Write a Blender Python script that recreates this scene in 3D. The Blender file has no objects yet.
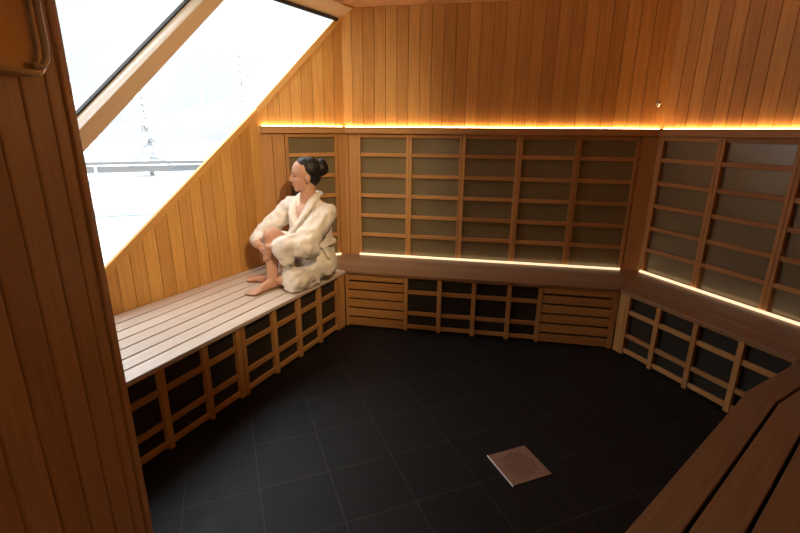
import bpy, math, random
from mathutils import Vector, Matrix, noise
random.seed(7)
S = bpy.context.scene
COL = S.collection
SC = 0.872                      # authoring units -> metres (applied to everything at the end)
sin, cos, rad, PI = math.sin, math.cos, math.radians, math.pi

# ------------------------------------------------------------------ materials
def nt(name):
    m = bpy.data.materials.new(name); m.use_nodes = True
    t = m.node_tree; return m, t, t.nodes['Principled BSDF']
def wood(name, c1, c2, rough=0.5, spec=0.35, tonevar=0.5, grain=1.0, bump=0.05):
    """boards: UV runs along the grain in metres, attribute 'tone' is the random tone of a board"""
    m, t, b = nt(name); N = t.nodes.new; L = t.links.new
    uv = N('ShaderNodeUVMap'); uv.uv_map = 'grain'
    mp = N('ShaderNodeMapping'); mp.inputs['Scale'].default_value = (1.2, 26, 1); L(uv.outputs[0], mp.inputs[0])
    n1 = N('ShaderNodeTexNoise'); n1.inputs['Scale'].default_value = 2.2; n1.inputs['Detail'].default_value = 7
    n1.inputs['Distortion'].default_value = 0.6; L(mp.outputs[0], n1.inputs['Vector'])
    mp2 = N('ShaderNodeMapping'); mp2.inputs['Scale'].default_value = (3, 120, 1); L(uv.outputs[0], mp2.inputs[0])
    n2 = N('ShaderNodeTexNoise'); n2.inputs['Scale'].default_value = 2.0; n2.inputs['Detail'].default_value = 4; L(mp2.outputs[0], n2.inputs['Vector'])
    at = N('ShaderNodeAttribute'); at.attribute_name = 'tone'
    mix = N('ShaderNodeMath'); mix.operation = 'MULTIPLY'; L(n1.outputs['Fac'], mix.inputs[0]); mix.inputs[1].default_value = 0.9*grain
    ad = N('ShaderNodeMath'); ad.operation = 'MULTIPLY_ADD'; L(at.outputs['Fac'], ad.inputs[0]); ad.inputs[1].default_value = tonevar; L(mix.outputs[0], ad.inputs[2])
    ad2 = N('ShaderNodeMath'); ad2.operation = 'MULTIPLY_ADD'; L(n2.outputs['Fac'], ad2.inputs[0]); ad2.inputs[1].default_value = 0.35*grain; L(ad.outputs[0], ad2.inputs[2])
    sb = N('ShaderNodeMath'); sb.operation = 'SUBTRACT'; L(ad2.outputs[0], sb.inputs[0]); sb.inputs[1].default_value = 0.62*grain + tonevar*0.5 - 0.5
    sb.use_clamp = True
    r = N('ShaderNodeValToRGB'); L(sb.outputs[0], r.inputs[0])
    r.color_ramp.elements[0].color = (*c1, 1); r.color_ramp.elements[1].color = (*c2, 1)
    L(r.outputs[0], b.inputs['Base Color'])
    b.inputs['Roughness'].default_value = rough; b.inputs['Specular IOR Level'].default_value = spec
    bp = N('ShaderNodeBump'); bp.inputs['Strength'].default_value = bump; bp.inputs['Distance'].default_value = 0.01
    L(n2.outputs['Fac'], bp.inputs['Height']); L(bp.outputs[0], b.inputs['Normal'])
    return m
def plain(name, c, rough=0.5, metal=0, spec=0.5, var=0.0, scale=20, bump=0.0, emis=None, es=0, sheen=0, sss=0):
    m, t, b = nt(name); N = t.nodes.new; L = t.links.new
    b.inputs['Base Color'].default_value = (*c, 1); b.inputs['Roughness'].default_value = rough
    b.inputs['Metallic'].default_value = metal; b.inputs['Specular IOR Level'].default_value = spec
    if var or bump:
        tc = N('ShaderNodeTexCoord'); n = N('ShaderNodeTexNoise'); n.inputs['Scale'].default_value = scale; n.inputs['Detail'].default_value = 5
        L(tc.outputs['Object'], n.inputs['Vector'])
        if var:
            r = N('ShaderNodeValToRGB'); L(n.outputs['Fac'], r.inputs[0])
            r.color_ramp.elements[0].position = .3; r.color_ramp.elements[1].position = .7
            r.color_ramp.elements[0].color = (*[x*(1-var) for x in c], 1); r.color_ramp.elements[1].color = (*[min(1, x*(1+var)) for x in c], 1)
            L(r.outputs[0], b.inputs['Base Color'])
        if bump:
            bp = N('ShaderNodeBump'); bp.inputs['Strength'].default_value = bump; bp.inputs['Distance'].default_value = 0.01
            L(n.outputs['Fac'], bp.inputs['Height']); L(bp.outputs[0], b.inputs['Normal'])
    if emis: b.inputs['Emission Color'].default_value = (*emis, 1); b.inputs['Emission Strength'].default_value = es
    if sheen: b.inputs['Sheen Weight'].default_value = sheen
    if sss: b.inputs['Subsurface Weight'].default_value = sss; b.inputs['Subsurface Scale'].default_value = .01
    return m
M = dict(
    board=wood('cedar_boards', (0.44, 0.192, 0.043), (0.84, 0.47, 0.135), .5, .3, .5),
    ceil=wood('ceiling_boards', (0.42, 0.2, 0.075), (0.78, 0.46, 0.2), .5, .3, .6),
    slat=wood('bench_slats', (0.50, 0.385, 0.30), (0.76, 0.64, 0.53), .33, .6, .35),  # greyer base colour also carries the sky sheen on the slats
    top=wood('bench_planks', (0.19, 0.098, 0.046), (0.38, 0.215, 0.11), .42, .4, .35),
    lat=wood('lattice_wood', (0.36, 0.155, 0.045), (0.68, 0.36, 0.125), .48, .35, .5),
    door=wood('entrance_boards', (0.52, 0.32, 0.17), (0.84, 0.60, 0.36), .38, .45, .6),
    soffit=wood('pale_soffit', (0.76, 0.60, 0.40), (0.86, 0.72, 0.52), .5, .3, .1, .5),
    beam=wood('window_beam', (0.62, 0.42, 0.25), (0.78, 0.58, 0.38), .5, .3, .2, .6),
    white=plain('painted_frame', (0.86, 0.85, 0.84), .5),
    dark=plain('dark_gasket', (0.02, 0.02, 0.022), .6),
    led=plain('led_warm', (1, .8, .5), .5, emis=(1.0, 0.60, 0.31), es=27),
    led2=plain('led_low', (1, .8, .6), .5, emis=(1.0, 0.70, 0.42), es=1.35),
    heat=plain('heater_sheet', (0.24, 0.19, 0.10), .27, metal=.15, spec=.9, var=.12, scale=3, bump=.03),
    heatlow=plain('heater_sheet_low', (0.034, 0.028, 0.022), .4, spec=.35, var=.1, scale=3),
    drain=plain('bronze_plate', (0.32, 0.19, 0.13), .4, metal=.3, var=.1, scale=30),
    steel=plain('steel_edge', (0.9, 0.88, 0.84), .15, metal=1),
    rod_glint=plain('painted_glint', (.95, .93, .88), .22, spec=1),  # near-white non-metal, the colour paints in a bright highlight
    hole=plain('hole_dark', (0.008, 0.007, 0.006), .8),
    brass=plain('brass', (0.55, 0.40, 0.18), .32, metal=1, var=.1, scale=12),
    skin=plain('skin', (0.57, 0.31, 0.205), .5, spec=.4, var=.06, scale=9, sss=.12),
    lip=plain('lips', (0.48, 0.12, 0.10), .4),
    hair=plain('black_hair', (0.010, 0.008, 0.007), .5, spec=.4, var=.4, scale=60, bump=.3),
    robe=plain('terry_robe', (0.80, 0.72, 0.62), .9, spec=.1, var=.03, scale=120, bump=.35, sheen=.3),
    snow=plain('snow', (0.56, 0.57, 0.58), .8, var=.04, scale=.6, bump=.2),
    asphalt=plain('wet_path', (0.17, 0.19, 0.2), .6, var=.06, scale=1),
    rail=plain('railing_paint', (0.14, 0.145, 0.15), .5),
    hazed=plain('snowy_hazed_foliage', (0.80, 0.82, 0.84), .9, var=.08, scale=4),  # snow-pale base, lightened further to paint in haze
    bark=plain('pale_bark', (0.40, 0.38, 0.36), .9, var=.2, scale=10),
)
# slate tiles with thin pale joints, aligned with the room's long axis
def tile_mat():
    m, t, b = nt('slate_tiles'); N = t.nodes.new; L = t.links.new
    uv = N('ShaderNodeUVMap'); uv.uv_map = 'grain'
    br = N('ShaderNodeTexBrick'); br.offset = 0; br.squash = 1
    br.inputs['Scale'].default_value = 1; br.inputs['Brick Width'].default_value = .35; br.inputs['Row Height'].default_value = .35
    br.inputs['Mortar Size'].default_value = .0024; br.inputs['Mortar Smooth'].default_value = .3; br.inputs['Bias'].default_value = 0
    br.inputs['Color1'].default_value = (0.010, 0.0103, 0.011, 1); br.inputs['Color2'].default_value = (0.0145, 0.0148, 0.016, 1)
    br.inputs['Mortar'].default_value = (0.06, 0.058, 0.054, 1); L(uv.outputs[0], br.inputs['Vector'])
    n = N('ShaderNodeTexNoise'); n.inputs['Scale'].default_value = 9; n.inputs['Detail'].default_value = 8; L(uv.outputs[0], n.inputs['Vector'])
    mx = N('ShaderNodeMix'); mx.data_type = 'RGBA'; mx.blend_type = 'MULTIPLY'; mx.inputs['Factor'].default_value = .5
    L(br.outputs['Color'], mx.inputs[6]); L(n.outputs['Color'], mx.inputs[7]); L(mx.outputs[2], b.inputs['Base Color'])
    mr = N('ShaderNodeMapRange'); L(n.outputs['Fac'], mr.inputs[0]); mr.inputs[3].default_value = .45; mr.inputs[4].default_value = .65
    L(mr.outputs[0], b.inputs['Roughness']); b.inputs['Specular IOR Level'].default_value = .22
    bp = N('ShaderNodeBump'); bp.inputs['Strength'].default_value = .12; bp.inputs['Distance'].default_value = .01; L(n.outputs['Fac'], bp.inputs['Height']); L(bp.outputs[0], b.inputs['Normal'])
    return m
M['tile'] = tile_mat()
def glass_mat():
    m = bpy.data.materials.new('window_glass'); m.use_nodes = True; t = m.node_tree; t.nodes.clear(); N = t.nodes.new; L = t.links.new
    o = N('ShaderNodeOutputMaterial'); tr = N('ShaderNodeBsdfTransparent'); tr.inputs[0].default_value = (.95, .96, .96, 1)
    g = N('ShaderNodeBsdfGlossy'); g.inputs['Roughness'].default_value = .02; mx = N('ShaderNodeMixShader'); mx.inputs[0].default_value = .05; L(tr.outputs[0], mx.inputs[1]); L(g.outputs[0], mx.inputs[2]); L(mx.outputs[0], o.inputs[0])
    return m
M['glass'] = glass_mat()

# ------------------------------------------------------------------ mesh builder
class MB:
    def __init__(s): s.v = []; s.f = []; s.uv = []; s.t = []; s.sm = []
    def add(s, vs, fs, g=Vector((0, 0, 1)), tone=None, smooth=False, off=None):
        tone = random.random() if tone is None else tone
        off = (random.uniform(0, 50), random.uniform(0, 50)) if off is None else off
        b = len(s.v); s.v += [Vector(p) for p in vs]; g = Vector(g).normalized()
        for f in fs:
            p = [Vector(vs[i]) for i in f]
            n = Vector((0, 0, 0))
            for i in range(1, len(p)-1): n += (p[i]-p[0]).cross(p[i+1]-p[0])
            if n.length < 1e-12: n = Vector((0, 0, 1))
            n.normalize(); o = n.cross(g)
            gg = g
            if o.length < .3:
                gg = n.orthogonal().normalized(); o = n.cross(gg)
            o.normalize()
            s.f.append([i+b for i in f]); s.uv.append([(q.dot(gg)+off[0], q.dot(o)+off[1]) for q in p]); s.t.append(tone); s.sm.append(smooth)
    def hexa(s, p, g, **k):        # p: 4 bottom, 4 top
        s.add(p, [(3, 2, 1, 0), (4, 5, 6, 7), (0, 1, 5, 4), (1, 2, 6, 5), (2, 3, 7, 6), (3, 0, 4, 7)], g, **k)
    def prism(s, poly, z0, z1, g, **k):
        n = len(poly)
        if n < 3: return
        a = sum(poly[i][0]*poly[(i+1) % n][1]-poly[(i+1) % n][0]*poly[i][1] for i in range(n))
        if a < 0: poly = poly[::-1]
        vs = [(x, y, z0) for x, y in poly]+[(x, y, z1) for x, y in poly]
        fs = [tuple(range(n-1, -1, -1)), tuple(range(n, 2*n))]+[(i, (i+1) % n, (i+1) % n+n, i+n) for i in range(n)]
        s.add(vs, fs, g, **k)
    def tube(s, pts, r, seg=8, tone=.5):
        pts = [Vector(p) for p in pts]; rr = r if isinstance(r, (list, tuple)) else [r]*len(pts); rings = []
        ref = Vector((0, 0, 1)) if abs((pts[1]-pts[0]).normalized().z) < .9 else Vector((1, 0, 0))
        vs = []
        for i, p in enumerate(pts):
            d = (pts[min(i+1, len(pts)-1)]-pts[max(i-1, 0)]).normalized(); u = d.cross(ref).normalized(); w = u.cross(d)
            rx, ry = rr[i] if isinstance(rr[i], tuple) else (rr[i], rr[i])
            vs += [p+u*rx*cos(2*PI*k/seg)+w*ry*sin(2*PI*k/seg) for k in range(seg)]
        n = len(pts)
        fs = [(i*seg+k, i*seg+(k+1) % seg, (i+1)*seg+(k+1) % seg, (i+1)*seg+k) for i in range(n-1) for k in range(seg)]
        fs += [tuple(range(seg-1, -1, -1)), tuple(range((n-1)*seg, n*seg))]
        fs = [f[::-1] for f in fs]
        s.add(vs, fs, pts[-1]-pts[0], tone=tone, smooth=True)
    def ell(s, c, r, ax=None, nu=20, nv=12, tone=.5):
        c = Vector(c); A = ax or (Vector((1, 0, 0)), Vector((0, 1, 0)), Vector((0, 0, 1)))
        vs = [c+A[2]*r[2]]
        for j in range(1, nv):
            th = PI*j/nv
            for i in range(nu):
                ph = 2*PI*i/nu; vs.append(c+A[0]*r[0]*sin(th)*cos(ph)+A[1]*r[1]*sin(th)*sin(ph)+A[2]*r[2]*cos(th))
        vs.append(c-A[2]*r[2]); e = len(vs)-1
        fs = [(0, 1+i, 1+(i+1) % nu) for i in range(nu)]
        for j in range(nv-2):
            for i in range(nu):
                a = 1+j*nu+i; b = 1+j*nu+(i+1) % nu; fs.append((a, a+nu, b+nu, b))
        fs += [(e, 1+(nv-2)*nu+(i+1) % nu, 1+(nv-2)*nu+i) for i in range(nu)]
        s.add(vs, fs, A[2], tone=tone, smooth=True)
    def cap(s, a, b, ra, rb, seg=14):     # tapered capsule, closed
        a = Vector(a); b = Vector(b); d = (b-a).normalized(); u = d.orthogonal().normalized(); w = d.cross(u)
        prof = [(a-d*ra, 0)]+[(a-d*ra*cos(t), ra*sin(t)) for t in (PI*.17, PI*.33)]+[(a, ra), (b, rb)]+[(b+d*rb*cos(t), rb*sin(t)) for t in (PI*.33, PI*.17)]+[(b+d*rb, 0)]
        vs = [prof[0][0]]
        for p, r in prof[1:-1]: vs += [p+u*r*cos(2*PI*k/seg)+w*r*sin(2*PI*k/seg) for k in range(seg)]
        vs.append(prof[-1][0]); e = len(vs)-1; m = len(prof)-2
        fs = [(0, 1+(k+1) % seg, 1+k) for k in range(seg)]
        for j in range(m-1):
            for k in range(seg):
                x = 1+j*seg+k; y = 1+j*seg+(k+1) % seg; fs.append((x, y, y+seg, x+seg))
        fs += [(e, 1+(m-1)*seg+k, 1+(m-1)*seg+(k+1) % seg) for k in range(seg)]
        s.add(vs, fs, d, tone=.5, smooth=True)
    def build(s, name, mat, parent=None, bevel=0, origin=None):
        me = bpy.data.meshes.new(name)
        org = Vector(origin) if origin is not None else Vector((0, 0, 0))
        base = parent_loc(parent)
        me.from_pydata([tuple(p-(base if parent else org)) for p in s.v], [], s.f)
        uvl = me.uv_layers.new(name='grain'); ca = me.color_attributes.new('tone', 'FLOAT_COLOR', 'CORNER')
        me.uv_layers['grain'].data.foreach_set('uv', [c for f in s.uv for q in f for c in q])
        me.color_attributes['tone'].data.foreach_set('color', [c for fi, f in enumerate(s.f) for _ in f for c in (s.t[fi],)*3+(1,)])
        me.polygons.foreach_set('use_smooth', s.sm)
        me.materials.append(M[mat] if isinstance(mat, str) else mat); me.validate()
        o = bpy.data.objects.new(name, me); COL.objects.link(o)
        if parent: o.parent = parent
        else: o.location = org
        if bevel:
            b = o.modifiers.new('bevel', 'BEVEL'); b.width = bevel; b.segments = 2; b.limit_method = 'ANGLE'; b.harden_normals = False
        return o
def parent_loc(p):
    l = Vector((0, 0, 0))
    while p: l += Vector(p.location); p = p.parent
    return l
def tag(o, label=None, cat=None, group=None, kind=None):
    for k, v in (('label', label), ('category', cat), ('group', group), ('kind', kind)):
        if v: o[k] = v
    return o
def empty(name, loc, label=None, cat=None, group=None, kind=None):
    o = bpy.data.objects.new(name, None); o.empty_display_size = .1; COL.objects.link(o); o.location = Vector(loc)
    return tag(o, label, cat, group, kind)

# ------------------------------------------------------------------ plan of the room
class Line:                       # heading in degrees from +Y, offset o is to the right of the heading
    def __init__(s, P, hd):
        s.h = rad(hd); s.d = Vector((sin(s.h), cos(s.h))); s.n = Vector((cos(s.h), -sin(s.h))); s.P = Vector(P[:2])
    def pt(s, a, o, z=None):
        p = s.P+s.d*a+s.n*o
        return (p.x, p.y) if z is None else Vector((p.x, p.y, z))
    def al(s, q): return (Vector(q[:2])-s.P).dot(s.d)
    def of(s, q): return (Vector(q[:2])-s.P).dot(s.n)
    @property
    def g(s): return Vector((s.d.x, s.d.y, 0))
    def box(s, mb, a0, a1, o0, o1, z0, z1, grain='a', **k):
        g = dict(a=s.g, z=Vector((0, 0, 1)), o=Vector((s.n.x, s.n.y, 0)))[grain]
        p = [s.pt(a, o, z) for z in (z0, z1) for a, o in ((a0, o0), (a0, o1), (a1, o1), (a1, o0))]
        mb.hexa(p, g, **k)
def isect(A, B):
    m = Matrix(((A.d.x, -B.d.x), (A.d.y, -B.d.y))); t = m.inverted() @ (B.P-A.P); return A.P+A.d*t[0]
def clip(poly, L, off, keep_right=True):     # keep the side of the line at offset off
    out = []; n = len(poly)
    f = lambda q: (L.of(q)-off)*(1 if keep_right else -1)
    for i in range(n):
        a, b = poly[i], poly[(i+1) % n]; fa, fb = f(a), f(b)
        if fa >= 0: out.append(a)
        if fa*fb < 0:
            t = fa/(fa-fb); out.append((a[0]+(b[0]-a[0])*t, a[1]+(b[1]-a[1])*t))
    return out
HB = 0.53; ZC = 2.75; ZS = 1.75
# lower fronts (faces of the benches)
FA = Line((-1.343, 1.978), 24.45); FB = Line((-.483, 3.858), 101); FC = Line((1.762, 3.409), 158.7)
FD = Line((1.68, 1.94), 50); FE = Line((1.68, 1.94), 59)
I1 = isect(FA, FB); I2 = isect(FB, FC); I3 = isect(FC, FE); I4 = Vector((1.68, 1.94))
# upper faces of the screens
UA = Line((-1.899, 2.803), 28); UK = Line((-.55, 4.43), 62); UB = Line((-.423, 4.42), 101); UC = Line((2.155, 3.88), 158.7)
K = isect(UA, UK); O1 = isect(UK, UB); O2 = isect(UB, UC)
UD = Line((1.12, .62), 51); O3 = isect(UC, UD)
GL = Line((-.584, 4.421), 30)                    # head of the sloped window, z 2.64
TILT = .62
def gpt(a, z, inset=0):                          # a point on the sloped glazing plane
    return GL.pt(a, -(2.64-z)*TILT+inset, z)

# ------------------------------------------------------------------ floor, ceiling
fl = MB()
fp = [tuple(UD.pt(-3.0, .3)), (1.0, -1.6), (-3.0, -1.6), (-4.3, 1.6), (-2.3, 4.6), (-.9, 5.4), (2.9, 4.9), (3.6, 2.6), (3.6, 1.5)]
fp = [(1.0, -1.7), (4.2, 1.0), (4.2, 4.4), (1.0, 5.2), (-1.2, 5.2), (-2.0, 4.3), (-3.9, 1.9), (-3.9, -1.7)]
hC = rad(158.7)
vs = [(x, y, 0) for x, y in fp]
fl.add(vs+[(x, y, -.1) for x, y in fp], [tuple(range(8)), tuple(range(15, 7, -1))]+[(i, i+8, (i+1) % 8+8, (i+1) % 8) for i in range(8)], (0, 0, 1))
# tile grid measured along/across heading 158.7
fl.uv = []
for f in fl.f:
    row = []
    for i in f:
        x, y, z = fl.v[i]; a = x*sin(hC)+y*cos(hC); o = -x*cos(hC)+y*sin(hC)
        row.append((a+.235+3.5, o-.033+3.5-.0))
    fl.uv.append(row)
tag(fl.build('floor', 'tile'), kind='structure')

ce = MB()
CL = Line((-.45, 4.42), 38)
CB = Line((0, 0), 156.5)
w = .105
for i in range(-60, 60):
    o = i*w
    strip = [CB.pt(-9, o+.003), CB.pt(-9, o+w), CB.pt(9, o+w), CB.pt(9, o+.003)]
    for L_, of, kr in ((CL, -.02, True), (UB, -.2, True), (UC, -.2, True), (UD, .2+.0, False)):
        strip = clip(strip, L_, of, kr)
        if len(strip) < 3: break
    if len(strip) < 3: continue
    yb = Line((0, -1.3), 90); strip = clip(strip, yb, 0, False)
    if len(strip) >= 3: ce.prism(strip, ZC, ZC+.03, CB.g)
strip = [(-4, -1.6), (4.5, -1.6), (4.5, 5.5), (-1.5, 5.5)]
strip = [(-6, -3), (6, -3), (6, 7), (-6, 7)]
for L_, of, kr in ((CL, -.02, True), (UB, -.3, True), (UC, -.3, True)): strip = clip(strip, L_, of, kr)
ce.prism(strip, ZC+.031, ZC+.08, (1, 0, 0), tone=0)
tag(ce.build('ceiling', 'ceil', bevel=.002), kind='structure')

# ------------------------------------------------------------------ boarded walls
def boards(name, L, a0, a1, z0, z1, o0=-.03, o1=0.0, w=.105, mat='board', back=True, top=None, w2=None, bk=.03):
    mb = MB(); a = a0; i = 0
    n = max(1, round((a1-a0)/w)); ws = [w]*n
    if w2: ws = [w+(w2-w)*k/(n-1) for k in range(n)]
    k = (a1-a0)/sum(ws); prev = None
    for q in ws:
        b = a+q*k
        ta, tb = (z1, z1) if not top else (top(a+.002), top(b-.002))
        t = random.random()
        if prev is not None and abs(t-prev) < .2: t = random.random()
        prev = t
        g = .0018
        p = [L.pt(a+g, o0, z0), L.pt(a+g, o1, z0), L.pt(b-g, o1, z0), L.pt(b-g, o0, z0), L.pt(a+g, o0, ta), L.pt(a+g, o1, ta), L.pt(b-g, o1, tb), L.pt(b-g, o0, tb)]
        mb.hexa(p, (0, 0, 1), tone=t)
        a = b
    if back:
        N = 2
        ta, tb = (z1, z1) if not top else (top(a0), top(a1))
        p = [L.pt(a0, o0-bk, z0), L.pt(a0, o1-.012, z0), L.pt(a1, o1-.012, z0), L.pt(a1, o0-bk, z0), L.pt(a0, o0-bk, ta), L.pt(a0, o1-.012, ta), L.pt(a1, o1-.012, tb), L.pt(a1, o0-bk, tb)]
        mb.hexa(p, (0, 0, 1), tone=0)
    return tag(mb.build(name, mat, bevel=.0022), kind='structure')
WO = -.045        # wall boards lie this far behind the faces of the screens
topA = lambda a: .854+(a)*.720
aK = UA.al(K)
zK = topA(aK)
sK = UK.al(K); sO1 = UK.al(O1)
topK = lambda a: zK+(a-sK)*1.03
boards('wall_left', UA, -1.0, aK+.01, 0, 1, o0=-.02, o1=0, bk=.004, w=.10, w2=.118, top=lambda a: max(.12, topA(a)))
boards('wall_corner', UK, sK, sO1+.03, 0, 1, o0=WO-.02, o1=WO, bk=.004, w=.105, top=lambda a: min(ZC, topK(a)))
boards('wall_back', UB, UB.al(O1)-.03, UB.al(O2)+.05, 0, ZC, o0=WO-.03, o1=WO, w=.105)
boards('wall_right', UC, UC.al(O2)-.03, UC.al(O3)+.05, 0, ZC, o0=WO-.03, o1=WO, w=.105)
boards('wall_entrance_side', UD, -1.1, UD.al(O3)+.1, 0, ZC, o0=.0, o1=.03, w=.105)
# sloping cap boards on the two cut walls
def cap_board(name, L, a0, a1, f, o0, o1, wdt=.05):
    mb = MB(); sl = math.atan2(f(a1)-f(a0), a1-a0); dz = wdt/cos(sl)
    p = [L.pt(a0, o0, f(a0)-dz), L.pt(a0, o1, f(a0)-dz), L.pt(a1, o1, f(a1)-dz), L.pt(a1, o0, f(a1)-dz), L.pt(a0, o0, f(a0)+.004), L.pt(a0, o1, f(a0)+.004), L.pt(a1, o1, f(a1)+.004), L.pt(a1, o0, f(a1)+.004)]
    mb.hexa(p, (L.d.x, L.d.y, f(1)-f(0)), tone=.7)
    return tag(mb.build(name, 'board', bevel=.002), kind='structure')
cap_board('trim_1', UA, -1.0, aK, topA, -.024, .008, .045)
cap_board('trim_2', UK, sK-.01, sO1+.02, topK, WO-.024, WO+.010, .045)

# soffit between ceiling edge and the window head
mb = MB()
a0, a1 = CL.al((-.45, 4.42))+.06, -4.6
mb.hexa([CL.pt(a0, .0, ZC), GL.pt(.03, -.02, 2.645), GL.pt(-4.4, -.02, 2.645), CL.pt(a1, .0, ZC),
         CL.pt(a0, .0, ZC+.03), GL.pt(.03, -.05, 2.70), GL.pt(-4.4, -.05, 2.70), CL.pt(a1, 0, ZC+.03)][::1], CL.g, tone=.5)
tag(mb.build('trim_3', 'soffit'), kind='structure')
mb = MB(); CL.box(mb, a1, a0-.02, -.006, .014, ZC-.012, ZC+.01, tone=.05)
tag(mb.build('trim_4', 'board'), kind='structure')

# sloped window: frame, beams, panes
win = empty('window_1', GL.pt(-1.8, -.6, 1.7), kind='structure')
def slopebox(mb, A0, A1, z0, z1, n0, n1, g=None, **k):
    """bar on the glazing plane: from point (A0[0],z) ... A = (along at z0, along at z1, width); n = depth range inwards (perp to glass)"""
    nrm = Vector((GL.n.x, GL.n.y, -TILT)).normalized()
    p = []
    for zz, al_ in ((z0, A0), (z1, A1)):
        for (a, n) in ((al_[0], n0), (al_[0], n1), (al_[1], n1), (al_[1], n0)): p.append(gpt(a, zz)+nrm*n)
    mb.hexa(p, p[4]-p[0], **k)
def beam_pts(z, key):
    a, b = dict(m1=((-2.55, 2.791), (-1.046, 3.361)), m2=((-2.623, 2.664), (-1.097, 3.273)), m3=((-2.764, 2.651), (-1.224, 3.284)), m4=((-2.627, 2.916), (-1.124, 3.486)))[key]
    t = (z-1)/1.64
    return Vector((a[0]+(b[0]-a[0])*t, a[1]+(b[1]-a[1])*t, z))
mb = MB()
zb0, zb1 = .35, 2.66
o_ = Vector((.012, -.007, -.007))
mb.hexa([beam_pts(zb0, 'm2')-o_, beam_pts(zb0, 'm1'), beam_pts(zb0, 'm4'), beam_pts(zb0, 'm3')-o_, beam_pts(zb1, 'm2')-o_, beam_pts(zb1, 'm1'), beam_pts(zb1, 'm4'), beam_pts(zb1, 'm3')-o_],
        beam_pts(2, 'm1')-beam_pts(1, 'm1'), tone=.6)
bm_ = mb.build('window_beam', 'beam', win, bevel=.003)
mb = MB()
sd = (beam_pts(1, 'm3')-beam_pts(1, 'm4')); sd.z = 0; sd.normalize(); sd = sd*.006
mb.hexa([beam_pts(zb0, 'm2')-o_, beam_pts(zb0, 'm3')-o_, beam_pts(zb0, 'm3')-o_+sd, beam_pts(zb0, 'm2')-o_+sd, beam_pts(zb1, 'm2')-o_, beam_pts(zb1, 'm3')-o_, beam_pts(zb1, 'm3')-o_+sd, beam_pts(zb1, 'm2')-o_+sd], (0, 0, 1))
tag(mb.build('beam_cladding', 'white', bm_), 'pale grey painted side of the wooden beam')
mb = MB(); q0, q1 = beam_pts(zb0, 'm3'), beam_pts(zb1, 'm3'); s2 = sd.normalized()*.016
mb.hexa([q0, q0+s2, q0+s2+Vector((.02, -.01, -.01)), q0+Vector((.02, -.01, -.01)), q1, q1+s2, q1+s2+Vector((.02, -.01, -.01)), q1+Vector((.02, -.01, -.01))], (0, 0, 1))
tag(mb.build('gasket', 'dark', bm_), 'black rubber gasket')
mb = MB(); slopebox(mb, (-3.0, .0), (-3.0, .0), -.05, 2.66, -.018, -.006); mb.build('pane', 'glass', win)
mb = MB(); slopebox(mb, (-4.4, .03), (-4.4, .03), 2.636, 2.66, -.03, .004); mb.build('window_frame', 'dark', win)
mb = MB(); slopebox(mb, (-4.4, .03), (-4.4, .03), -.1, .05, -.05, .03); mb.build('window_sill', 'white', win)
mb = MB()
for k in range(14): slopebox(mb, (-4.4+k*.1+.002, -4.3+k*.1-.002), (-4.4+k*.1+.002, -4.3+k*.1-.002), -.05, 2.66, -.04, .0)
tag(mb.build('wall_window_blocker', 'board'), kind='structure')  # unseen boarding added to cut window light on the right side
# rear part of the room (behind and beside the camera)
mb = MB()
def wseg(mb, a, b, z0=0, z1=ZC, t=.05):
    L_ = Line(a, math.degrees(math.atan2(b[0]-a[0], b[1]-a[1]))); n = (Vector(b)-Vector(a)).length
    k = max(1, round(n/.105))
    for i in range(k): L_.box(mb, n*i/k+.002, n*(i+1)/k-.002, -t, 0, z0, z1, 'z')
    L_.box(mb, 0, n, -t-.02, -.01, z0, z1, 'z', tone=0)
wd = UD.pt(-1.1, 0)
def wallbox(name, a, b, mat='board', z1=ZC):
    m_ = MB(); L_ = Line(a, math.degrees(math.atan2(b[0]-a[0], b[1]-a[1]))); n = (Vector(b)-Vector(a)).length; k = max(1, round(n/.105))
    for i in range(k): L_.box(m_, n*i/k+.002, n*(i+1)/k-.002, 0, .02, 0, z1, 'z')
    L_.box(m_, 0, n, .018, .05, 0, z1, 'z', tone=0)
    return tag(m_.build(name, mat, bevel=.002), kind='structure')
wallbox('wall_rear', (-1.0, -1.3), (.95, -1.3))
wallbox('wall_rear_right', (.95, -1.3), (wd[0]+.05, wd[1]-.02))
# entrance wing wall on the left, running towards the camera
EW = Vector((-.674, .993)); LW = Vector((-.629, .685))
WL = Line(EW, math.degrees(math.atan2((LW-EW).x, (LW-EW).y)))
mb = MB()
ws = [.034, .05, .078, .078, .078]+[.08]*22; a = 0
for i, w_ in enumerate(ws):
    WL.box(mb, a+.0016, a+w_-.0016, 0 if i else -.004, .02, 0, ZC, 'z', tone=(.75, .55, .35, .6, .2, .7)[i] if i < 6 else None)
    a += w_
WL.box(mb, 0.001, a, .012, .10, 0, ZC, 'z', tone=.2)
wing_end = WL.pt(a, 0)
tag(mb.build('wall_entrance', 'door', bevel=.004), kind='structure')
# partition from the wing wall to the window wall, hidden behind the wing wall
wallbox('wall_front', (-3.9, 1.75), (-.80, 1.02))

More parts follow.
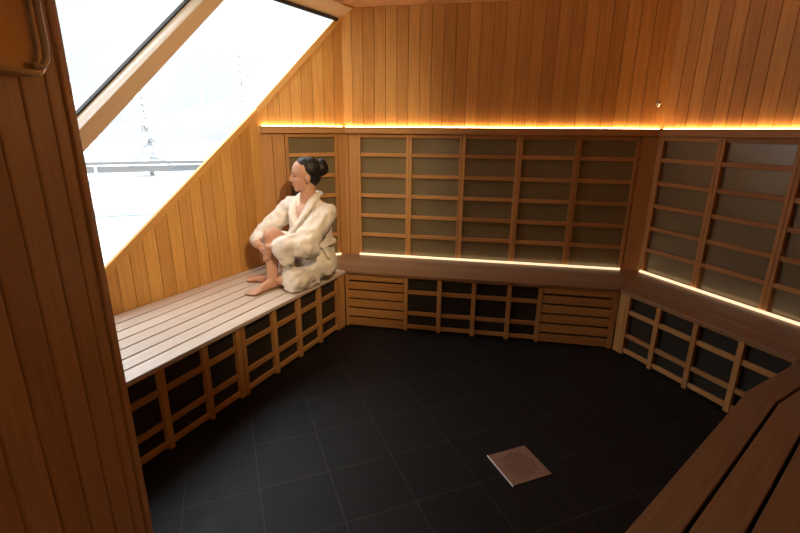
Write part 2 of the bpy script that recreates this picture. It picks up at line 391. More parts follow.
# ------------------------------------------------------------------ ledges and corner posts
def ledge(name, L, a0, a1, label, m0=0, m1=0, end=False):
    """wooden ledge over the screens, with an LED strip lying on it against the boards"""
    p = [L.pt(a0, WO), L.pt(a0+m0, .035), L.pt(a1-m1, .035), L.pt(a1, WO)]
    t = empty(name, L.pt((a0+a1)/2, 0, ZS-.05), label, 'ledge', None)
    mb = MB(); mb.prism(p, ZS-.012, ZS, L.g, tone=.5); mb.build('ledge_board', 'lat', t, bevel=.002)
    mb = MB(); p2 = [L.pt(a0, -.0), L.pt(a0+m0, .033), L.pt(a1-m1, .033), L.pt(a1, -.0)]; mb.prism(p2, 1.692, ZS-.012, L.g, tone=.35); mb.build('fascia', 'lat', t, bevel=.002)
    mb = MB(); L.box(mb, a0+.02, a1-.02, WO+.004, WO+.018, ZS, ZS+.0045); s_ = mb.build('led_strip', 'led', t); tag(s_, 'glowing warm light strip')
    mb = MB(); p3 = [L.pt(a0+.0, .026), L.pt(a0+m0, .035), L.pt(a1-m1, .035), L.pt(a1, .026)]
    return t
aO1b, aO2b, aO2c, aO3c = UB.al(O1), UB.al(O2), UC.al(O2), UC.al(O3)
ledge('wall_ledge', UK, sK+.02, sO1+.01, 'short wooden ledge with warm light strip, ending above the narrow screen by the window', 0, .02)
ledge('wall_ledge', UB, aO1b-.02, aO2b+.02, 'long wooden ledge with warm light strip above the row of five screens', .03, .03)
ledge('wall_ledge', UC, aO2c-.02, aO3c, 'wooden ledge with warm light strip above the grey screens on the right', .03, 0)
n_post = [0]
def post(poly, z0, z1, tn=.5):
    n_post[0] += 1
    mb = MB(); mb.prism(poly, z0, z1, (0, 0, 1), tone=tn); tag(mb.build('trim_%d' % (4+n_post[0]), 'lat', bevel=.003), kind='structure')
# screen units: stiles, rails and a satin heater sheet
ROW = [.735, .925, 1.12, 1.31, 1.502]
def screen(L, a0, a1, label, group, sl=.027, sr=.027):
    t = empty('heater_screen', L.pt((a0+a1)/2, 0, HB+.02), label, 'screen', group)
    for (x0, x1) in ((a0+.0008, a0+sl), (a1-sr, a1-.0008)):
        mb = MB(); L.box(mb, x0, x1, -.034, 0, HB+.002, 1.69, 'z'); mb.build('stile', 'lat', t, bevel=.0025)
    for z in ROW+[1.672]:
        h_ = .034
        mb = MB(); L.box(mb, a0+sl, a1-sr, -.03, -.004, z-h_/2, z+h_/2); mb.build('rail', 'lat', t, bevel=.0025)
    mb = MB(); L.box(mb, a0+sl*.6, a1-sr*.6, -.043, -.036, HB+.002, 1.69, 'a'); mb.build('heater_sheet', 'heat', t)
    return t
ub = [-1.245, -.753, -.263, .236, .725, 1.215]
ub = [x-(UB.al((0, 0))*0) for x in ub]
base = UB.P.dot(UB.d); ub = [x-base for x in ub]
lb = ['heater screen with bright golden glass, first of the back row beside the robed woman', 'heater screen with golden glass, second from the left in the back row', 'heater screen with dull golden brown glass in the middle of the back row',
      'heater screen with dim brown glass, fourth from the left in the back row', 'darkest heater screen of the back row, next to the right corner post']
for i in range(5): screen(UB, ub[i], ub[i+1], lb[i], 'wooden lattice screens along the back wall')
basec = UC.P.dot(UC.d); uc = [x-basec for x in (-2.857, -2.352, -1.84, -1.33, -.82)]
lc = ['grey glass lattice screen on the right wall, closest to the corner post', 'grey glass lattice screen on the right wall, second from the corner post', 'grey glass lattice screen cut off by the right picture edge']
for i in range(3): screen(UC, uc[i], uc[i+1], lc[i], 'wooden lattice screens along the right wall')
basek = UK.P.dot(UK.d)
KP = (UK.P-Vector((-.577, 4.39))).length*0
k0, k1 = UK.al((-1.016, 4.155)), UK.al((-.583, 4.395))
screen(UK, k0, k1, 'narrow heater screen behind the head of the robed woman, left of the corner', 'x', .03, .03)['group'] = 'narrow screen in the left corner'
# wall boards below the ledge beside and around the screens
def infill(L, a0, a1, o=-.004, wd_=None):
    post([L.pt(a0, WO), L.pt(a0, o), L.pt(a1, o), L.pt(a1, WO)], HB-.03, 1.692, random.uniform(.4, .8))
infill(UK, sK+.005, k0-.11, -.012); infill(UK, k0-.108, k0-.002, -.008)
def corner(La, a, Lb, b, ox=-.004, tn=.5):
    O = isect(La, Lb); oo = La.P*0
    post([La.pt(a, WO), La.pt(a, ox), tuple(O+ (La.n+Lb.n)*ox*.6), Lb.pt(b, ox), Lb.pt(b, WO), tuple(O+(La.n+Lb.n)*WO*.6)], HB-.03, 1.692, tn)
corner(UK, k1+.003, UB, aO1b+.03, tn=.5)
post([UB.pt(aO1b+.033, WO), UB.pt(aO1b+.033, -.008), UB.pt(ub[0]-.002, -.008), UB.pt(ub[0]-.002, WO)], HB-.03, 1.692, .6)
corner(UB, ub[5]+.003, UC, uc[0]-.003, tn=.62)
# low light strips at the foot of the screens
def low_strip(L, a0, a1, label):
    mb = MB(); L.box(mb, a0, a1, .004, .02, HB, HB+.017)
    o = mb.build('light_strip', 'led2', origin=L.pt((a0+a1)/2, .01, HB)); tag(o, label, 'light')
    return o
low_strip(UK, k0+.01, k1-.005, 'short glowing light strip on the bench behind the robed woman')
low_strip(UB, ub[0]+.01, ub[5]-.02, 'long glowing light strip along the foot of the back wall screens')
low_strip(UC, uc[0]+.01, uc[3], 'glowing light strip along the foot of the right wall screens')

# ------------------------------------------------------------------ benches
ZT0 = HB-.026
RAILS = [(.0225, .056), (.150, .184), (.347, .382), (.487, ZT0)]
def lattice(L, ups, a0, a1, parent, o=0.0):
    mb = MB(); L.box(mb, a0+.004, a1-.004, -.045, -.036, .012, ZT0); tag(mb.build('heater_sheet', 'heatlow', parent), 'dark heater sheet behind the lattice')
    for u in ups:
        mb = MB(); L.box(mb, u-.0185, u+.0185, -.034, o, .003, ZT0, 'z'); mb.build('upright', 'lat', parent, bevel=.0025)
    for z0, z1 in RAILS:
        mb = MB(); L.box(mb, a0, a1, -.030, o-.008, z0, z1); mb.build('rail', 'lat', parent, bevel=.0025)
def slat_panel(L, a0, a1, parent):
    t = parent
    for z0, z1 in ((.013, .084), (.102, .172), (.190, .259), (.276, .343), (.360, .426), (.445, ZT0)):
        mb = MB(); L.box(mb, a0, a1, -.026, -.004, z0, z1); mb.build('front_slat', 'lat', t, bevel=.0025)
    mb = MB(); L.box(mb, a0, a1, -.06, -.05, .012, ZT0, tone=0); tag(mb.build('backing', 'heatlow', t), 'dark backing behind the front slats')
# bench A under the window
ta = empty('slatted_bench', FA.pt(.8, -.4, 0), 'long slatted wooden bench under the sloping window on which the robed woman sits', 'bench')
bA = FA.P.dot(FA.d)
A0 = -.55; A1 = FA.al(I1)
upsA = [x-bA for x in (.865, 1.152, 1.440, 1.735, 2.000, 2.042, 2.355, 2.640, 2.917, 3.197)]
lattice(FA, upsA, A0, A1-.12, ta)
mb = MB(); FA.box(mb, A1-.12, A1-.006, -.03, -.004, .003, ZT0, 'z'); mb.build('end_board', 'lat', ta, bevel=.002)
mit = Line(tuple(I1), math.degrees(math.atan2((K-I1).x+.30, (K-I1).y+.12)))
pitch = .1195
for i in range(7):
    o1 = .012-i*pitch; o0 = o1-pitch+.014
    if i == 6: o0 = -.95
    poly = [FA.pt(A0, o0), FA.pt(A0, o1), FA.pt(A1+1.2, o1), FA.pt(A1+1.2, o0)]
    poly = clip(poly, mit, -.004, False)
    poly = clip(poly, UA, .004, True)
    poly = clip(poly, UK, .0, True)
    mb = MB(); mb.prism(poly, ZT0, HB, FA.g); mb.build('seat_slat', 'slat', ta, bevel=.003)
for a_ in (A0+.1, A0+.9, 1.2, A1-.35):
    mb = MB(); FA.box(mb, a_, a_+.05, -.76, -.06, ZT0-.06, ZT0-.002, 'o'); mb.build('bearer', 'lat', ta)
# bench B along the back wall
tb = empty('corner_bench', FB.pt(1.1, -.3, 0), 'wide wooden bench along the back wall with lattice front between two slatted front panels', 'bench')
bB = FB.P.dot(FB.d); cB = lambda x: x-bB
B0, B1 = FB.al(I1), FB.al(I2)
mb = MB(); FB.box(mb, B0+.0, B0+.022, -.03, -.004, .003, ZT0, 'z'); mb.build('end_board', 'lat', tb, bevel=.002)
slat_panel(FB, B0+.022, cB(-.690), tb)
lattice(FB, [cB(x) for x in (-.668, -.372, -.078, .215, .466)], cB(-.688), cB(.485), tb)
slat_panel(FB, cB(.487), B1-.045, tb)
mb = MB(); FB.box(mb, B1-.043, B1-.004, -.03, .0, .003, ZT0, 'z'); mb.build('end_board', 'lat', tb, bevel=.002)
topB = [tuple(I1), tuple(I2), tuple(O2), tuple(O1), tuple(Vector(mit.pt(.75, 0)))]
mitC = Line(tuple(I2), math.degrees(math.atan2((O2-I2).x, (O2-I2).y)))
def tops(L, lines, o_edges, parent, z0=ZT0, z1=HB, mat='top'):
    for o1, o0 in o_edges:
        poly = [L.pt(-3, o0), L.pt(-3, o1), L.pt(6, o1), L.pt(6, o0)]
        for (Q, of, kr) in lines:
            poly = clip(poly, Q, of, kr)
            if len(poly) < 3: break
        if len(poly) < 3: continue
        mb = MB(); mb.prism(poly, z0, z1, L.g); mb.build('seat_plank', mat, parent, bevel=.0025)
tops(FB, [(mit, .001, True), (mitC, -.001, False), (UK, .0, True), (UB, 0, True)], [(.015, -.16), (-.161, -.335), (-.336, -.52), (-.521, -.72)], tb)
# bench C along the right wall
tc_ = empty('corner_bench', FC.pt(.6, -.3, 0), 'wooden bench along the right wall with a lattice front and dark sheets behind', 'bench')
bC = FC.P.dot(FC.d); cC = lambda x: x-bC
C0, C1 = FC.al(I2), FC.al(I3)
lattice(FC, [cC(x) for x in (-2.468, -2.198, -1.908, -1.612, -1.32)], cC(-2.468), C1, tc_)
mb = MB(); FC.box(mb, C0+.003, cC(-2.488), -.03, -.002, .003, ZT0, 'z'); mb.build('end_board', 'lat', tc_, bevel=.002)
mitD = Line(tuple(I3), math.degrees(math.atan2((O3-I3).x, (O3-I3).y)))
tops(FC, [(mitC, .001, True), (mitD, -.001, False), (UC, 0, True)], [(.015, -.15), (-.151, -.30), (-.301, -.45), (-.451, -.72)], tc_)
# bench D in the right foreground
td = empty('slatted_bench', (1.2, 1.2, 0), 'slatted wooden bench with a bend in the right foreground', 'bench')
bend = Line((1.68, 1.94), math.degrees(math.atan2(1.755-1.68, 1.84-1.94)))
D0 = FD.al((.42, .87))
for i in range(6):
    o1 = -(-.0+i*.1255)*-1; o1 = i*.1255; o0 = o1+.113
    if i == 5: o0 = .70
    e = Line(FD.pt(D0, 0), 140)
    p1 = [FD.pt(-3, o1), FD.pt(-3, o0), FD.pt(3, o0), FD.pt(3, o1)]
    for (Q, of, kr) in ((e, 0, False), (bend, 0, True), (UD, 0, False)):
        if len(p1) >= 3: p1 = clip(p1, Q, of, kr)
    p2 = [FE.pt(-3, o1), FE.pt(-3, o0), FE.pt(3, o0), FE.pt(3, o1)]
    for (Q, of, kr) in ((bend, 0, False), (mitD, .001, True), (UD, 0, False)):
        if len(p2) >= 3: p2 = clip(p2, Q, of, kr)
    for p in (p1, p2):
        if len(p) >= 3:
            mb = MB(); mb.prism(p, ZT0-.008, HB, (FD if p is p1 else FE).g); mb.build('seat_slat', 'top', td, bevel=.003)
for (L_, a0, a1) in ((FD, D0+.02, 0), (FE, 0, FE.al(I3)-.02)):
    mb = MB(); L_.box(mb, a0, a1, .03, .05, .45, ZT0-.008); mb.build('apron', 'lat', td)
    n = max(2, round((a1-a0)/.29))
    for i in range(n+1):
        u = a0+(a1-a0)*i/n
        mb = MB(); L_.box(mb, u-.018, u+.018, .03, .06, .003, ZT0-.008, 'z'); mb.build('upright', 'lat', td, bevel=.002)
    for z0, z1 in RAILS[:3]:
        mb = MB(); L_.box(mb, a0, a1, .036, .058, z0, z1); mb.build('rail', 'lat', td)
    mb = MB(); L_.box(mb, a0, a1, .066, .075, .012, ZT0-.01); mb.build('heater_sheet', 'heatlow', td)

# ------------------------------------------------------------------ floor drain, ceiling-side fitting, brass fitting
DL = Line((.487, 2.116), 158.7)
DC = Vector((.649, 2.046))
t = empty('floor_drain', (DC.x, DC.y, 0), 'square bronze drain cover with small holes, set in the dark tile floor', 'drain')
LD = Line(DC, 158.7)
mb = MB(); LD.box(mb, -.12, .12, -.12, .12, .0005, .006); mb.build('cover_plate', 'drain', t, bevel=.001)
mb = MB(); LD.box(mb, -.122, .122, .12, .1245, .0005, .0075); mb.build('edge_strip', 'white', t)  # white colour paints the bright reflection on the metal edge
mb = MB()
for i in range(-7, 8):
    for j in range(-7, 8):
        r_ = math.hypot(i, j)
        if r_ > 7.2: continue
        c = LD.pt(i*.0125, j*.0125, .0062)
        mb.add([c+Vector((.0032*cos(k*PI/3), .0032*sin(k*PI/3), 0)) for k in range(6)]+[c+Vector((.0032*cos(k*PI/3), .0032*sin(k*PI/3), .0004)) for k in range(6)],
               [tuple(range(6, 12))]+[(k, (k+1) % 6, (k+1) % 6+6, k+6) for k in range(6)])
tag(mb.build('drain_holes', 'hole', t), kind='stuff')

sp = UB.pt(UB.al(O2)-.035, WO, 1.945)
SN = Vector((UB.n.x, UB.n.y, 0))
t = empty('wall_nozzle', sp, 'small steel nozzle on the wooden wall above the right corner ledge', 'nozzle')
mb = MB(); mb.tube([sp, sp+SN*.008], .022, 16); mb.tube([sp+SN*.008, sp+SN*.035], .009, 12); mb.build('rosette', 'steel', t)
mb = MB()
for s_ in (-1, 1):
    dd = Vector((UB.d.x, UB.d.y, 0))*s_*.014
    mb.tube([sp+SN*.03, sp+SN*.036+dd, sp+SN*.05+dd, sp+SN*.06], .004, 8)
mb.build('prong', 'steel', t)

# brass fitting on the entrance wall, upper left foreground
ro = .0
def on_wing(a, z, o=0.0): return WL.pt(a, -o, z)      # room side is to the left of the line heading
BA0 = .165; BZ = 1.80
t = empty('brass_fitting', on_wing(.25, 2.0, 0), 'brass fitting with rounded corner and highlight painted along its edge on the left foreground wall', 'fitting')
def rrect(a0, a1, z0, z1, r, n=6):
    out = []
    for cx, cz, s in ((a0+r, z0+r, PI), (a1-r, z0+r, 1.5*PI), (a1-r, z1-r, 0), (a0+r, z1-r, .5*PI)):
        out += [(cx+r*cos(s+PI/2*i/n), cz+r*sin(s+PI/2*i/n)) for i in range(n+1)]
    return out
mb = MB(); rr = rrect(BA0, BA0+.17, BZ, BZ+.34, .025)
n = len(rr); vs = [on_wing(a, z, .002) for a, z in rr]+[on_wing(a, z, .05) for a, z in rr]
mb.add(vs, [tuple(range(n)), tuple(range(2*n-1, n-1, -1))]+[((i+1) % n, i, i+n, (i+1) % n+n) for i in range(n)])
mb.build('housing', 'brass', t, bevel=.006)
mb = MB(); pts = [on_wing(BA0+.012, BZ+.33, .058)]+[on_wing(BA0+.012, BZ+.05, .058), on_wing(BA0+.016, BZ+.028, .058), on_wing(BA0+.03, BZ+.016, .058), on_wing(BA0+.05, BZ+.013, .058)]
mb.tube(pts, .0055, 12); mb.build('glint_rod', 'rod_glint', t)  # pale rod added as the fitting's bright edge highlight

# ------------------------------------------------------------------ woman
def remesh(o, vox, smooth=4, fac=.5):
    m = o.modifiers.new('remesh', 'REMESH'); m.mode = 'VOXEL'; m.voxel_size = vox; m.use_smooth_shade = True
    if smooth:
        s_ = o.modifiers.new('smooth', 'SMOOTH'); s_.iterations = smooth; s_.factor = fac
    return m
V = Vector
wo = empty('person', (-.72, 3.6, HB), 'person in white bathrobe, black hair in a bun, sitting on the bench hugging a knee', 'person')
hf = rad(-110); F = V((sin(hf), cos(hf), -.03)).normalized(); U = (V((0, 0, 1))-F*F.z).normalized(); R_ = F.cross(U)   # R_ towards her right
U = (U+F*.02).normalized()
HC = V((-.752, 3.62, 1.372))
def hp(f, r, u): return HC+F*f+R_*r+U*u
AX = (F, R_, U)
neckb = V((-.745, 3.645, 1.165))
b = MB()
b.ell(hp(-.012, 0, .035), (.108, .086, .100), AX); b.ell(hp(.030, 0, -.030), (.070, .066, .092), AX)
b.ell(hp(.066, 0, -.098), (.026, .030, .024), AX); b.ell(hp(.030, 0, -.082), (.050, .056, .034), AX)
b.ell(hp(.078, 0, .020), (.022, .050, .026), AX)
b.cap(hp(.092, 0, .018), hp(.110, 0, -.028), .008, .0125); b.ell(hp(.101, 0, -.034), (.014, .018, .009), AX)
b.ell(hp(.092, 0, -.060), (.014, .022, .008), AX); b.ell(hp(.090, 0, -.073), (.013, .020, .0085), AX)
for s_ in (-1, 1):
    b.ell(hp(.058, s_*.042, -.028), (.026, .022, .024), AX)
    b.ell(hp(-.012, s_*.084, -.015), (.020, .010, .032), AX); b.ell(hp(-.008, s_*.086, -.040), (.009, .008, .012), AX)
b.cap(hp(-.028, 0, -.045), neckb, .058, .064); b.cap(neckb, V((-.735, 3.655, 1.09)), .060, .09)
b.ell((-.737, 3.655, 1.02), (.15, .15, .16)); b.ell((-.73, 3.66, .72), (.15, .15, .17)); b.ell((-.73, 3.66, .87), (.13, .13, .2))
J = dict(shL=(-.585, 3.57, 1.085), elL=(-.717, 3.28, .905), wrL=(-.985, 3.32, .868),
         shR=(-.915, 3.76, 1.10), elR=(-1.156, 3.68, .855), wrR=(-1.118, 3.48, .850),
         hipR=(-.80, 3.70, .64), knR=(-.990, 3.45, .935), anR=(-.990, 3.350, .590), hipL=(-.655, 3.58, .64), knL=(-.80, 3.285, .605), anL=(-1.045, 3.490, .572))
J = {k: V(v) for k, v in J.items()}
def limb(a, m, c, ra, rm, rc):
    b.cap(J[a], J[m], ra, rm); b.cap(J[m], J[c], rm, rc)
limb('shL', 'elL', 'wrL', .055, .042, .028); limb('shR', 'elR', 'wrR', .055, .042, .028)
limb('hipR', 'knR', 'anR', .095, .062, .037); limb('hipL', 'knL', 'anL', .085, .045, .037)
calf = J['knR'].lerp(J['anR'], .32); b.ell(calf+V((.02, .02, 0)), (.052, .05, .10))
b.ell(J['knR'].lerp(J['anR'], .02)+V((-.012, -.012, .0)), (.056, .056, .058))
calf = J['knL'].lerp(J['anL'], .35); b.ell(calf, (.07, .05, .045))
# feet: heel, arch, ball and five toes
def foot(an, d, roll_=0, bz=HB):
    d = V((d[0], d[1], 0)).normalized(); sd_ = V((-d.y, d.x, 0)); z = V((0, 0, 1))
    hl = V((an.x, an.y, bz))-d*.038
    b.cap(an, hl+z*.036+d*.02, .036, .036); b.ell(hl+z*.034, (.038, .034, .034))
    b.cap(hl+z*.036+d*.03, hl+d*.17+z*.022, .036, .024)
    b.cap(an+d*.01, hl+d*.15+z*.032, .034, .022)
    b.ell(hl+d*.185+z*.020, (.046, .040, .019), (d, sd_, z))
    for k in range(5):
        y = (k-2)*.0175; L_ = (.058, .056, .050, .043, .034)[k]; r = (.0135, .0105, .0098, .009, .0085)[k]
        p = hl+d*.195+sd_*y*1.05+z*.014
        b.cap(p, p+d*L_*.55+z*.004, r, r); b.cap(p+d*L_*.55+z*.004, p+d*L_+z*-.002, r, r*.85)
foot(J['anR'], (-.58, -.80))
foot(J['anL']+V((0, 0, -.005)), (-.95, .22))
# hands clasped round the shin
def shin(z):
    t_ = (J['knR'].z-z)/(J['knR'].z-J['anR'].z); return J['knR'].lerp(J['anR'], t_)
def ring(z, th, r): c = shin(z); return V((c.x+r*cos(th), c.y+r*sin(th), z))
def hand(wr, th0, dirn, z0, dz, tilt):
    r0 = .066
    kn = []
    for k in range(4):
        z = z0-k*.0215
        p0 = ring(z, th0, r0+.006); kn.append(p0)
        L_ = (.75, .84, .80, .66)[k]; pts = [p0]
        for s_ in range(1, 4):
            th = th0+dirn*(.62*s_*L_/.8); pts.append(ring(z-tilt*s_*.007, th, r0-.002*s_))
        for i in range(3): b.cap(pts[i], pts[i+1], (.0118, .0108, .0098)[i], (.0108, .0098, .0088)[i], 10)
    mid = (kn[0]+kn[3])/2
    for q in kn: b.cap(wr.lerp(mid, .25), q, .022, .0135, 10)
    b.ell(wr.lerp(mid, .55), (.030, .030, .032))
    th_ = th0-dirn*.25; p = wr.lerp(kn[0], .35)+V((0, 0, .018)); q = ring(z0+.022, th0+dirn*.15, r0+.004); e = ring(z0+.020, th0+dirn*.62, r0)
    b.cap(p, q, .0155, .0125, 10); b.cap(q, e, .0125, .0105, 10)
hand(J['wrL'], rad(-95), -1, .842, 0, 1.0)
hand(J['wrR'], rad(128), 1, .800, 0, -.6)
body = b.build('body', 'skin', wo); remesh(body, .0048, 5, .5)
tag(body, 'face, neck, hands and bare feet')
# face details
for s_ in (-1, 1):
    mb = MB(); mb.ell(hp(.083, s_*.036, .003), (.010, .013, .0042), AX, 12, 8); mb.build('eye', 'hair', wo)
    mb = MB(); mb.tube([hp(.095, s_*.018, .026), hp(.094, s_*.034, .031), hp(.080, s_*.052, .026)], [.0028, .0034, .002], 8); mb.build('eyebrow', 'hair', wo)
mb = MB(); mb.ell(hp(.0975, 0, -.0605), (.011, .019, .0055), AX, 14, 8); mb.ell(hp(.0955, 0, -.0715), (.011, .017, .0062), AX, 14, 8)
lp = mb.build('lips', 'lip', wo)
h = MB()
h.ell(hp(-.040, 0, .046), (.098, .0925, .100), AX, 28, 18); h.ell(hp(-.058, 0, -.005), (.070, .080, .078), AX); h.ell(hp(-.052, 0, -.055), (.044, .052, .040), AX)
h.ell(hp(-.002, 0, .086), (.062, .074, .058), AX)
h.ell(hp(-.130, 0, .052), (.064, .062, .064), AX); h.cap(hp(-.10, 0, .04), hp(-.14, 0, .045), .055, .05)
h.ell(hp(-.140, .0, .092), (.040, .044, .034), AX)
ho = h.build('hair', 'hair', wo); remesh(ho, .006, 3, .4); tag(ho, 'black hair tied in a bun')
# robe
r = MB()
T = V((-.735, 3.66, 0))
r.cap(T+V((.02, 0, .74)), T+V((.0, 0, .88)), .172, .162); r.cap(T+V((0, 0, .86)), T+V((-.005, 0, 1.02)), .168, .165)
r.cap(J['shL']+V((0, .02, -.015)), J['shR']+V((0, 0, -.02)), .088, .082)
r.cap(J['shL'], T+V((0, 0, 1.135)), .085, .082); r.cap(J['shR'], T+V((0, 0, 1.135)), .08, .078)
def slv(a, m, c, r0, r1, r2, t=.86):
    w_ = J[m].lerp(J[c], t); r.cap(J[a], J[m]+V((0, 0, -.01)), r0, r1); r.cap(J[m]+V((0, 0, -.01)), w_, r1, r2)
slv('shL', 'elL', 'wrL', .092, .098, .078, .70); slv('shR', 'elR', 'wrR', .085, .080, .062, .55)
r.ell(J['elL']+V((.03, .05, -.05)), (.09, .10, .08)); 
# loose cuff of the near sleeve hanging
cw = J['elL'].lerp(J['wrL'], .62); r.cap(cw+V((0, 0, .01)), cw+V((.03, -.01, -.075)), .078, .070)
r.cap(J['hipR']+V((0, 0, .02)), J['hipR'].lerp(J['knR'], .72), .115, .088)
r.cap(J['hipR'].lerp(J['knR'], .72)+V((.03, -.03, -.04)), V((-.86, 3.40, .62)), .075, .06)
r.cap(J['hipL']+V((.02, .02, 0)), J['knL']+V((.02, .02, .01)), .100, .074)
r.cap(J['knL']+V((.04, .06, .0)), V((-.875, 3.335, .592)), .070, .052)
r.ell((-.685, 3.60, .665), (.165, .19, .125)); r.ell(J['knL']+V((.01, .02, .018)), (.10, .085, .082)); r.ell((-.65, 3.66, .66), (.125, .15, .12))
r.prism([(-.90, 3.26), (-.79, 3.215), (-.62, 3.45), (-.72, 3.52)], HB+.005, .63, (0, 0, 1))
ro_ = r.build('bathrobe', 'robe', wo); remesh(ro_, .0105, 6, .5)
tx = bpy.data.textures.new('robe_folds', 'CLOUDS'); tx.noise_scale = .13; tx.noise_depth = 2
dm = ro_.modifiers.new('folds', 'DISPLACE'); dm.texture = tx; dm.strength = .045; dm.mid_level = .55; dm.texture_coords = 'LOCAL'
tx2 = bpy.data.textures.new('robe_creases', 'STUCCI'); tx2.noise_scale = .045; tx2.turbulence = 8
dm2 = ro_.modifiers.new('creases', 'DISPLACE'); dm2.texture = tx2; dm2.strength = .018; dm2.mid_level = .5; dm2.texture_coords = 'LOCAL'
# collar: from the nape over each shoulder and down to the crossing at the belt
mb = MB(); mb.tube([(-.655, 3.72, 1.222), (-.672, 3.62, 1.212), (-.706, 3.515, 1.15), (-.763, 3.468, 1.064), (-.823, 3.47, .969), (-.863, 3.49, .900)], [(.03, .022), (.036, .024), (.040, .020), (.038, .018), (.034, .016), (.028, .014)], 12)
c_ = mb.build('collar', 'robe', wo)
mb = MB(); mb.tube([(-.655, 3.72, 1.222), (-.735, 3.745, 1.225), (-.815, 3.735, 1.205), (-.856, 3.635, 1.155), (-.848, 3.545, 1.085), (-.809, 3.49, 1.0), (-.761, 3.47, .925)], [(.03, .022), (.032, .024), (.034, .022), (.034, .018), (.032, .016), (.03, .015), (.025, .012)], 12)
c2_ = mb.build('collar', 'robe', wo)
mb = MB(); N_ = 22
mb.tube([V((-.735+.188*cos(2*PI*k/N_), 3.66+.192*sin(2*PI*k/N_), .835)) for k in range(N_+1)], [(.022, .013)]*(N_+1), 8)
mb.ell((-.605, 3.515, .83), (.035, .03, .03)); mb.cap((-.605, 3.51, .83), (-.57, 3.50, .75), .018, .02)
mb.build('belt', 'robe', wo)

wo.location.z += .005
# ------------------------------------------------------------------ outside
mb = MB(); mb.hexa([V(p) for p in ((-60, -10, -.3), (-1.9, -10, -.3), (-1.9, 70, -.3), (-60, 70, -.3), (-60, -10, -.12), (-4.2, -10, -.12), (-4.2, 70, -.12), (-60, 70, -.12))], (0, 0, 1))
g_ = mb.build('ground', 'snow'); tag(g_, kind='structure')
RL = Line((-5.3, 8.2), 66)
mb = MB(); PL = Line((-6.4, 10.2), 72); PL.box(mb, -14, 14, -.5, .5, -.12, -.10); tag(mb.build('terrace_path', 'asphalt'), kind='structure')
t = empty('railing', RL.pt(0, 0, -.12), 'pale horizontal railing on the snowy terrace outside the window', 'railing')
mb = MB(); RL.box(mb, -9, 9, -.03, .03, 1.10, 1.15); mb.build('top_rail', 'rail', t)
mb = MB(); RL.box(mb, -9, 9, -.008, .008, .96, 1.07); mb.build('middle_rail', 'rail', t)
for i in range(10):
    mb = MB(); RL.box(mb, -9.7+i*2.4, -9.66+i*2.4, -.02, .02, -.12, 1.10, 'z'); mb.build('railing_post', 'white', t)
def tree(x, y, h, label, seed):
    rn = random.Random(seed); t = empty('conifer', (x, y, -.12), label, 'tree', None)
    mb = MB(); mb.tube([(x, y, -.2), (x, y, h*.95)], [.12*h/6, .03], 8); mb.build('trunk', 'bark', t)
    mb = MB()
    for k in range(16):
        z = h*(.12+.055*k); rr_ = (h-z)*.30+.1
        for j in range(9):
            an = rn.uniform(0, 2*PI); l = rr_*rn.uniform(.7, 1.15)
            e = V((x+l*cos(an), y+l*sin(an), z-l*.35)); c = V((x, y, z+.15)); sd_ = V((-sin(an), cos(an), 0))*l*.22
            mb.add([c, e*.4+c*.6+sd_, e, e*.4+c*.6-sd_, e*.45+c*.55-V((0, 0, .12*l)), e*.45+c*.55+V((0, 0, .05*l))],
                   [(0, 1, 5), (1, 2, 5), (2, 3, 5), (3, 0, 5), (1, 0, 4), (2, 1, 4), (3, 2, 4), (0, 3, 4)])
    mb.build('foliage', 'hazed', t)
tr = [(-13.5, 15, 4.6, 'snowy conifer paled with painted haze outside the window, left of the others'), (-11.3, 16, 5.4, 'snowy conifer paled with painted haze outside the window, second from the left'), (-10.2, 19, 4.4, 'lowest snowy conifer paled with painted haze outside the window'), (-6.9, 21, 5.0, 'snowy conifer paled with painted haze outside the window, nearest the sloping wall edge')]
for i, a in enumerate(tr): tree(a[0], a[1], a[2], a[3], i+3)

# added unseen warm spotlight, brightens the left wall and the woman's near side
SPP = V((.35, .95, 2.66)); SPT = V((-1.15, 4.0, 1.25)); sdn = (SPT-SPP).normalized()
t = empty('added_spotlight', (SPP.x, SPP.y, ZC), 'added unseen spotlight above the entrance, warming the window corner', 'added lamp')
t_sp = t
mb = MB(); mb.tube([(SPP.x, SPP.y, ZC-.002), (SPP.x, SPP.y, ZC-.02)], .045, 20); mb.build('mount', 'steel', t)
mb = MB(); mb.tube([(SPP.x, SPP.y, ZC-.02), (SPP.x, SPP.y, ZC-.075)], .008, 10); mb.build('stem', 'steel', t)
mb = MB()
n_ = 20; u_ = sdn.orthogonal().normalized(); w2_ = sdn.cross(u_); prof = [(-.07, .0), (-.07, .028), (.0, .036), (.0, .031), (-.045, .026), (-.045, .0)]
vs = [SPP+sdn*a+(u_*cos(2*PI*k/n_)+w2_*sin(2*PI*k/n_))*max(r__, .0005) for a, r__ in prof for k in range(n_)]
mb.add(vs, [(j*n_+k, j*n_+(k+1) % n_, (j+1)*n_+(k+1) % n_, (j+1)*n_+k) for j in range(len(prof)-1) for k in range(n_)])
mb.build('added_lamp_head', 'steel', t)

# ------------------------------------------------------------------ metres
for me in bpy.data.meshes: me.transform(Matrix.Scale(SC, 4))
for o in bpy.data.objects:
    o.location = Vector(o.location)*SC
    for m in o.modifiers:
        if m.type == 'REMESH': m.voxel_size *= SC

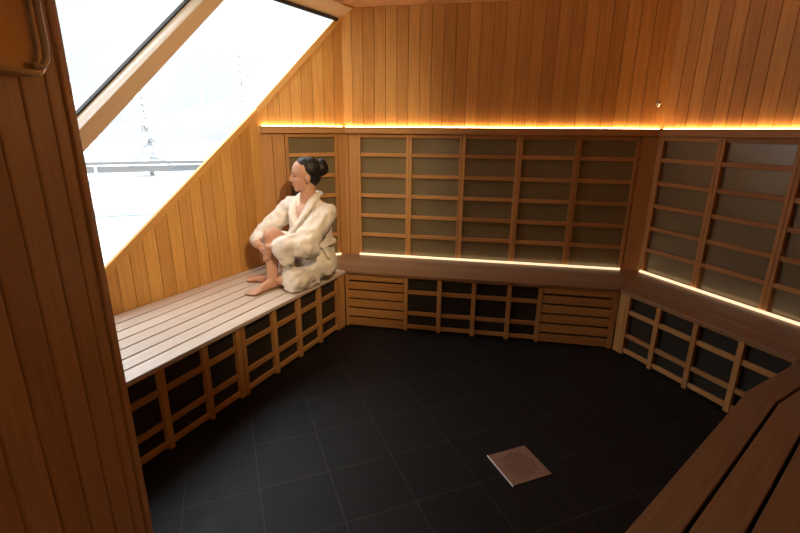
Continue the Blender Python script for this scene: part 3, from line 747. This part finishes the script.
# ------------------------------------------------------------------ sky, light, camera
w_ = bpy.data.worlds.new('sky'); S.world = w_; w_.use_nodes = True; t = w_.node_tree; bg = t.nodes['Background']
tc = t.nodes.new('ShaderNodeTexCoord'); sx = t.nodes.new('ShaderNodeSeparateXYZ'); t.links.new(tc.outputs['Generated'], sx.inputs[0])
cr = t.nodes.new('ShaderNodeValToRGB'); t.links.new(sx.outputs[2], cr.inputs[0])
cr.color_ramp.elements[0].position = 0; cr.color_ramp.elements[0].color = (.11, .114, .118, 1)      # overcast: dim at the horizon, bright overhead
cr.color_ramp.elements[1].position = 1; cr.color_ramp.elements[1].color = (.84, .92, 1, 1)
for p_, c_v in ((.22, .15), (.55, .55)):
    e_ = cr.color_ramp.elements.new(p_); e_.color = (c_v*.86, c_v*.94, c_v, 1)
t.links.new(cr.outputs[0], bg.inputs[0]); bg.inputs[1].default_value = 10.0

sl_ = bpy.data.lights.new('added_spot_beam', 'SPOT'); sl_.energy = 290; sl_.color = (1, .75, .45); sl_.spot_size = rad(64); sl_.spot_blend = 1; sl_.shadow_soft_size = .03  # added warm fill for the left wall and the woman
slo = bpy.data.objects.new('added_spot_beam', sl_); COL.objects.link(slo); slo.location = (SPP-sdn*.01)*SC; slo.rotation_euler = sdn.to_track_quat('-Z', 'Y').to_euler()
slo.parent = t_sp; slo.location = (SPP-sdn*.01)*SC-Vector(t_sp.location)

cam = bpy.data.cameras.new('camera'); co = bpy.data.objects.new('camera', cam); COL.objects.link(co)
pi_, ro = rad(16.6), rad(.4656)
f = V((0, cos(pi_), -sin(pi_))); r0 = V((1, 0, 0)); u0 = r0.cross(f)
r2 = r0*cos(ro)+u0*sin(ro); u2 = -r0*sin(ro)+u0*cos(ro)
co.matrix_world = Matrix(((r2.x, u2.x, -f.x, 0), (r2.y, u2.y, -f.y, 0), (r2.z, u2.z, -f.z, 1.72*SC), (0, 0, 0, 1)))
cam.sensor_width = 36; cam.lens = 36*455.73/800; cam.clip_start = .02; cam.clip_end = 300
S.camera = co
S.view_settings.view_transform = 'Standard'; S.view_settings.look = 'None'; S.view_settings.gamma = 1
S.view_settings.use_curve_mapping = False; S.view_settings.exposure = 0.0
